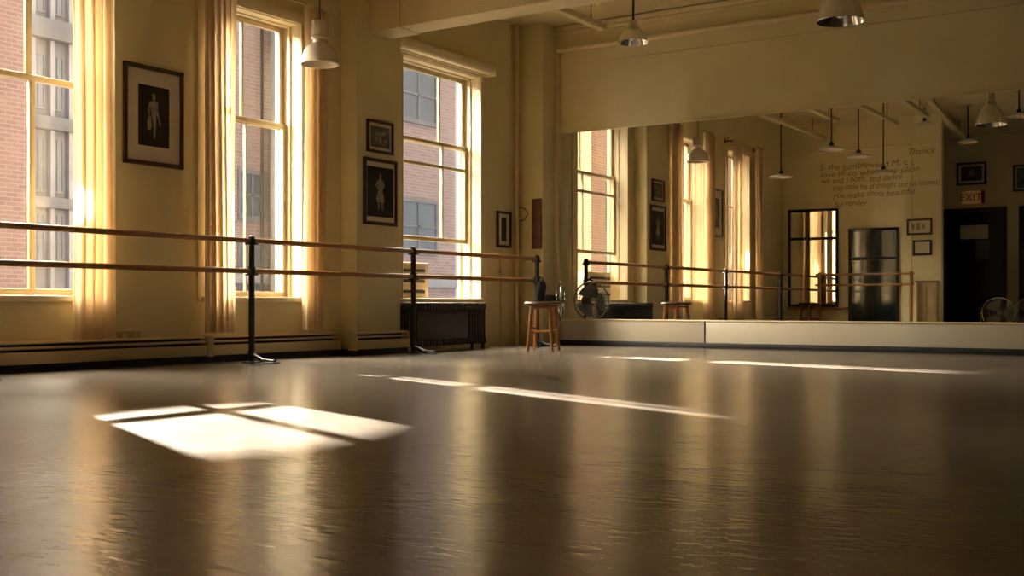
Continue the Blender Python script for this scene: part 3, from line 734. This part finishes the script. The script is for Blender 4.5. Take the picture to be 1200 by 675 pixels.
for zz in (2.2, 5.6, 9.3, 13.6, 17):
    for k in range(16):
        yy = 28.9 + .95 * k + .16
        wn_.append((yy, yy + .5, zz, zz + 2.3))
building('stone_building', 'pale grey stone building with cornices far behind leftmost window', -45, 8, 28.5, 44.5, -7, 20, 'stone', wn_, 'ext_glass', 'stone', bands=[(12.3, 13.2, .5), (8.3, 8.9, .35), (4.8, 5.3, .3)], pil=[(28.86 + .95 * k, 29.0 + .95 * k + .06) for k in range(17)])
bb = building('brick_building', 'tan brick building with paired windows outside the radiator window', -16, .4, 14.75, 21.9, -7, 12, 'brick_tan', [(19.8, 21.1, 4.75, 5.9), (19.8, 21.1, 1.75, 2.85), (17.6, 18.6, 1.75, 2.85), (15.0, 15.6, 2.2, 3.0), (15.0, 15.6, .8, 1.6), (17.6, 18.6, 4.75, 5.9)], bands=[(.9, 1.2, .12)], bmat='stone_light', fr='stone')
for yy, r in ((15.30, .03), (15.62, .085)):
    tag(MB().cyl((-15.72, yy, -7), (-15.72, yy, 9), r, n=12).build('drain_pipe', 'stone' if r > .05 else 'black_metal'), 'thick pale drain pipe outside the middle window' if r > .05 else 'thin dark drain pipe outside the middle window', 'pipe')
building('brick_building', 'brick side wall coloured sunlit orange, right side of the middle window', -15.25, .5, 15.85, 16.6, -7, 11, 'brick_orange', [])  # sunlit tint put into the brick colour of this stack
building('white_building', 'white painted wall at right edge of the radiator window view', -28, 4, 36.5, 60, -7, 20, 'ext_white', [])
building('brick_building', 'orange brick building outside the window reflected at mirror left edge', -14, .5, -22, -.35, -7, 14, 'brick_orange', [(-1.9, -1.2, 2.2, 4.0), (-1.9, -1.2, -1, .8)])
wn2 = [(-69 + 2.4 * k, -67.6 + 2.4 * k, zz, zz + 2.6) for zz in (1, 6, 11) for k in range(9)]
building('stone_building', 'grey stone building seen beyond orange brick in the mirrored window', -50, 6, -70, -46, -7, 22, 'stone_light', wn2, bands=[(4.4, 5, .4), (9.6, 10.2, .4)])
MB().box(-66, -60, -44, 27.5, -7, 15).box(-60, -59.7, -44, 27.5, 4, 4.6).box(-60, -59.7, -44, 27.5, 9, 9.6).build('low_sky_blocker', 'stone', kind='structure', smooth=0)  # unseen block added to cut off bright sky near the horizon
# louvred unit standing in the bottom of the radiator window
ac = thing('louvre_unit', 'cream louvred vent box standing in the open radiator window', 'vent', (-8.02, 10.09, ZS + .022))
MB().box(-.30, .0, -.36, .36, 0, .41, .008).build('case', 'ac', ac)
for k in range(3):
    MB().box(-.005, .012, -.33, .28, .06 + k * .12, .095 + k * .12, .003).build('louvre', 'heater_dark', ac)

# ------------------------------------------------------------------ light
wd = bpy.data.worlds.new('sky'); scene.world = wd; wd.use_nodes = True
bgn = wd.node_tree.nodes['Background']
# low sun glow behind the buildings across the street, paler sky on the other side
WN, WL = wd.node_tree.nodes, wd.node_tree.links
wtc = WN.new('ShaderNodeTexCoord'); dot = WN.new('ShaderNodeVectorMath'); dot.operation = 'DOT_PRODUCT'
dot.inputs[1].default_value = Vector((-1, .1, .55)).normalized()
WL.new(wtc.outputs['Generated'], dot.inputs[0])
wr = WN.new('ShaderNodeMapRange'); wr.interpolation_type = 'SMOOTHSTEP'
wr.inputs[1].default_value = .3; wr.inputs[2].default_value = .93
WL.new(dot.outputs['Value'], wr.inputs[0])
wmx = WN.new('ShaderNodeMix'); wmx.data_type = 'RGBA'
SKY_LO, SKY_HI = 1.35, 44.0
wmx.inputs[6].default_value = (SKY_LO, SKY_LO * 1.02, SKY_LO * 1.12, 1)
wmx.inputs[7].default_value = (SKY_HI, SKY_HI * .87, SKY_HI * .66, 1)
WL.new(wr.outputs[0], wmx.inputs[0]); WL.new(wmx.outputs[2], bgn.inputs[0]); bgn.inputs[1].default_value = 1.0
for i, (a, b_) in enumerate(W_OPEN):
    ld = bpy.data.lights.new('portal', 'AREA'); ld.shape = 'RECTANGLE'; ld.size = b_ - a; ld.size_y = ZH - ZS
    ld.cycles.is_portal = True
    lo = bpy.data.objects.new('portal', ld); COL.objects.link(lo)
    lo.location = (-8.13, (a + b_) / 2, (ZS + ZH) / 2)
    lo.rotation_euler = Vector((1, 0, 0)).to_track_quat('-Z', 'Y').to_euler()

def patch_spot(wy, wz, ywid, zwid, power, col=(1, .89, .74), dist=7.5, slope=-.42, el=.325, roll=False):
    # spot lamp added to throw a sun patch, standing in for reflected sunlight
    d = Vector((1, slope, -el)); Wp = Vector((-8.0, wy, wz)); S = Wp - d * dist
    ld = bpy.data.lights.new('sun_patch_spot', 'SPOT'); ld.energy = power; ld.color = col; ld.shadow_soft_size = .05
    ld.use_square = True; ld.spot_blend = .06
    D = d.length * dist
    ld.spot_size = 2 * math.atan(zwid / 2 / D)
    lo = bpy.data.objects.new('sun_patch_spot', ld); COL.objects.link(lo)
    lo.location = S
    lo.rotation_euler = d.to_track_quat('-Z', 'Y').to_euler()
    if roll:      # roll so the beam's long side stays horizontal
        zax = -d.normalized(); xax = Vector((0, 1, 0)); xax = (xax - zax * xax.dot(zax)).normalized(); yax = zax.cross(xax)
        lo.rotation_euler = Matrix((xax, yax, zax)).transposed().to_euler()
    lo.scale = (ywid / zwid, 1, 1)
    return lo
P0 = 230000
patch_spot(5.19, 1.40, 1.15, .31, P0, roll=True)
patch_spot(7.32, 1.32, .08, .70, P0)
patch_spot(7.47, 1.34, .07, .60, P0 * .7)
patch_spot(10.36, 1.36, .10, .70, P0 * 1.4, slope=-.25)
patch_spot(10.57, 1.38, .08, .70, P0, slope=-.25)
# tall slivers coming from the other side, on the curtains and the far jambs
patch_spot(5.45, 1.75, .10, 2.7, P0 * .12, slope=.5, el=.12)
patch_spot(8.02, 1.75, .10, 2.7, P0 * .18, slope=.5, el=.12)
patch_spot(11.145, 1.9, .05, 2.6, P0 * .07, slope=.7, el=.12)
patch_spot(7.03, 1.75, .05, 2.6, P0 * .22, slope=.02, el=.12)

# ------------------------------------------------------------------ camera and view
cam = bpy.data.cameras.new('camera'); co = bpy.data.objects.new('camera', cam); COL.objects.link(co)
co.location = (0, 0, .513); co.rotation_euler = (PI / 2, 0, math.radians(33.264))
cam.sensor_width = 36; cam.lens = 36 * 1320 / 1200; cam.shift_y = (356.66 - 337.5) / 1200
cam.clip_start = .05; cam.clip_end = 300
scene.camera = co
vs = scene.view_settings
vs.view_transform = 'Standard'; vs.look = 'None'; vs.gamma = 1; vs.use_curve_mapping = False
vs.exposure = 0.34
scene.cycles.use_denoising = True
scene.cycles.max_bounces = 14; scene.cycles.diffuse_bounces = 6; scene.cycles.glossy_bounces = 8
scene.cycles.transparent_max_bounces = 24; scene.cycles.transmission_bounces = 8
scene.cycles.sample_clamp_indirect = 6.0
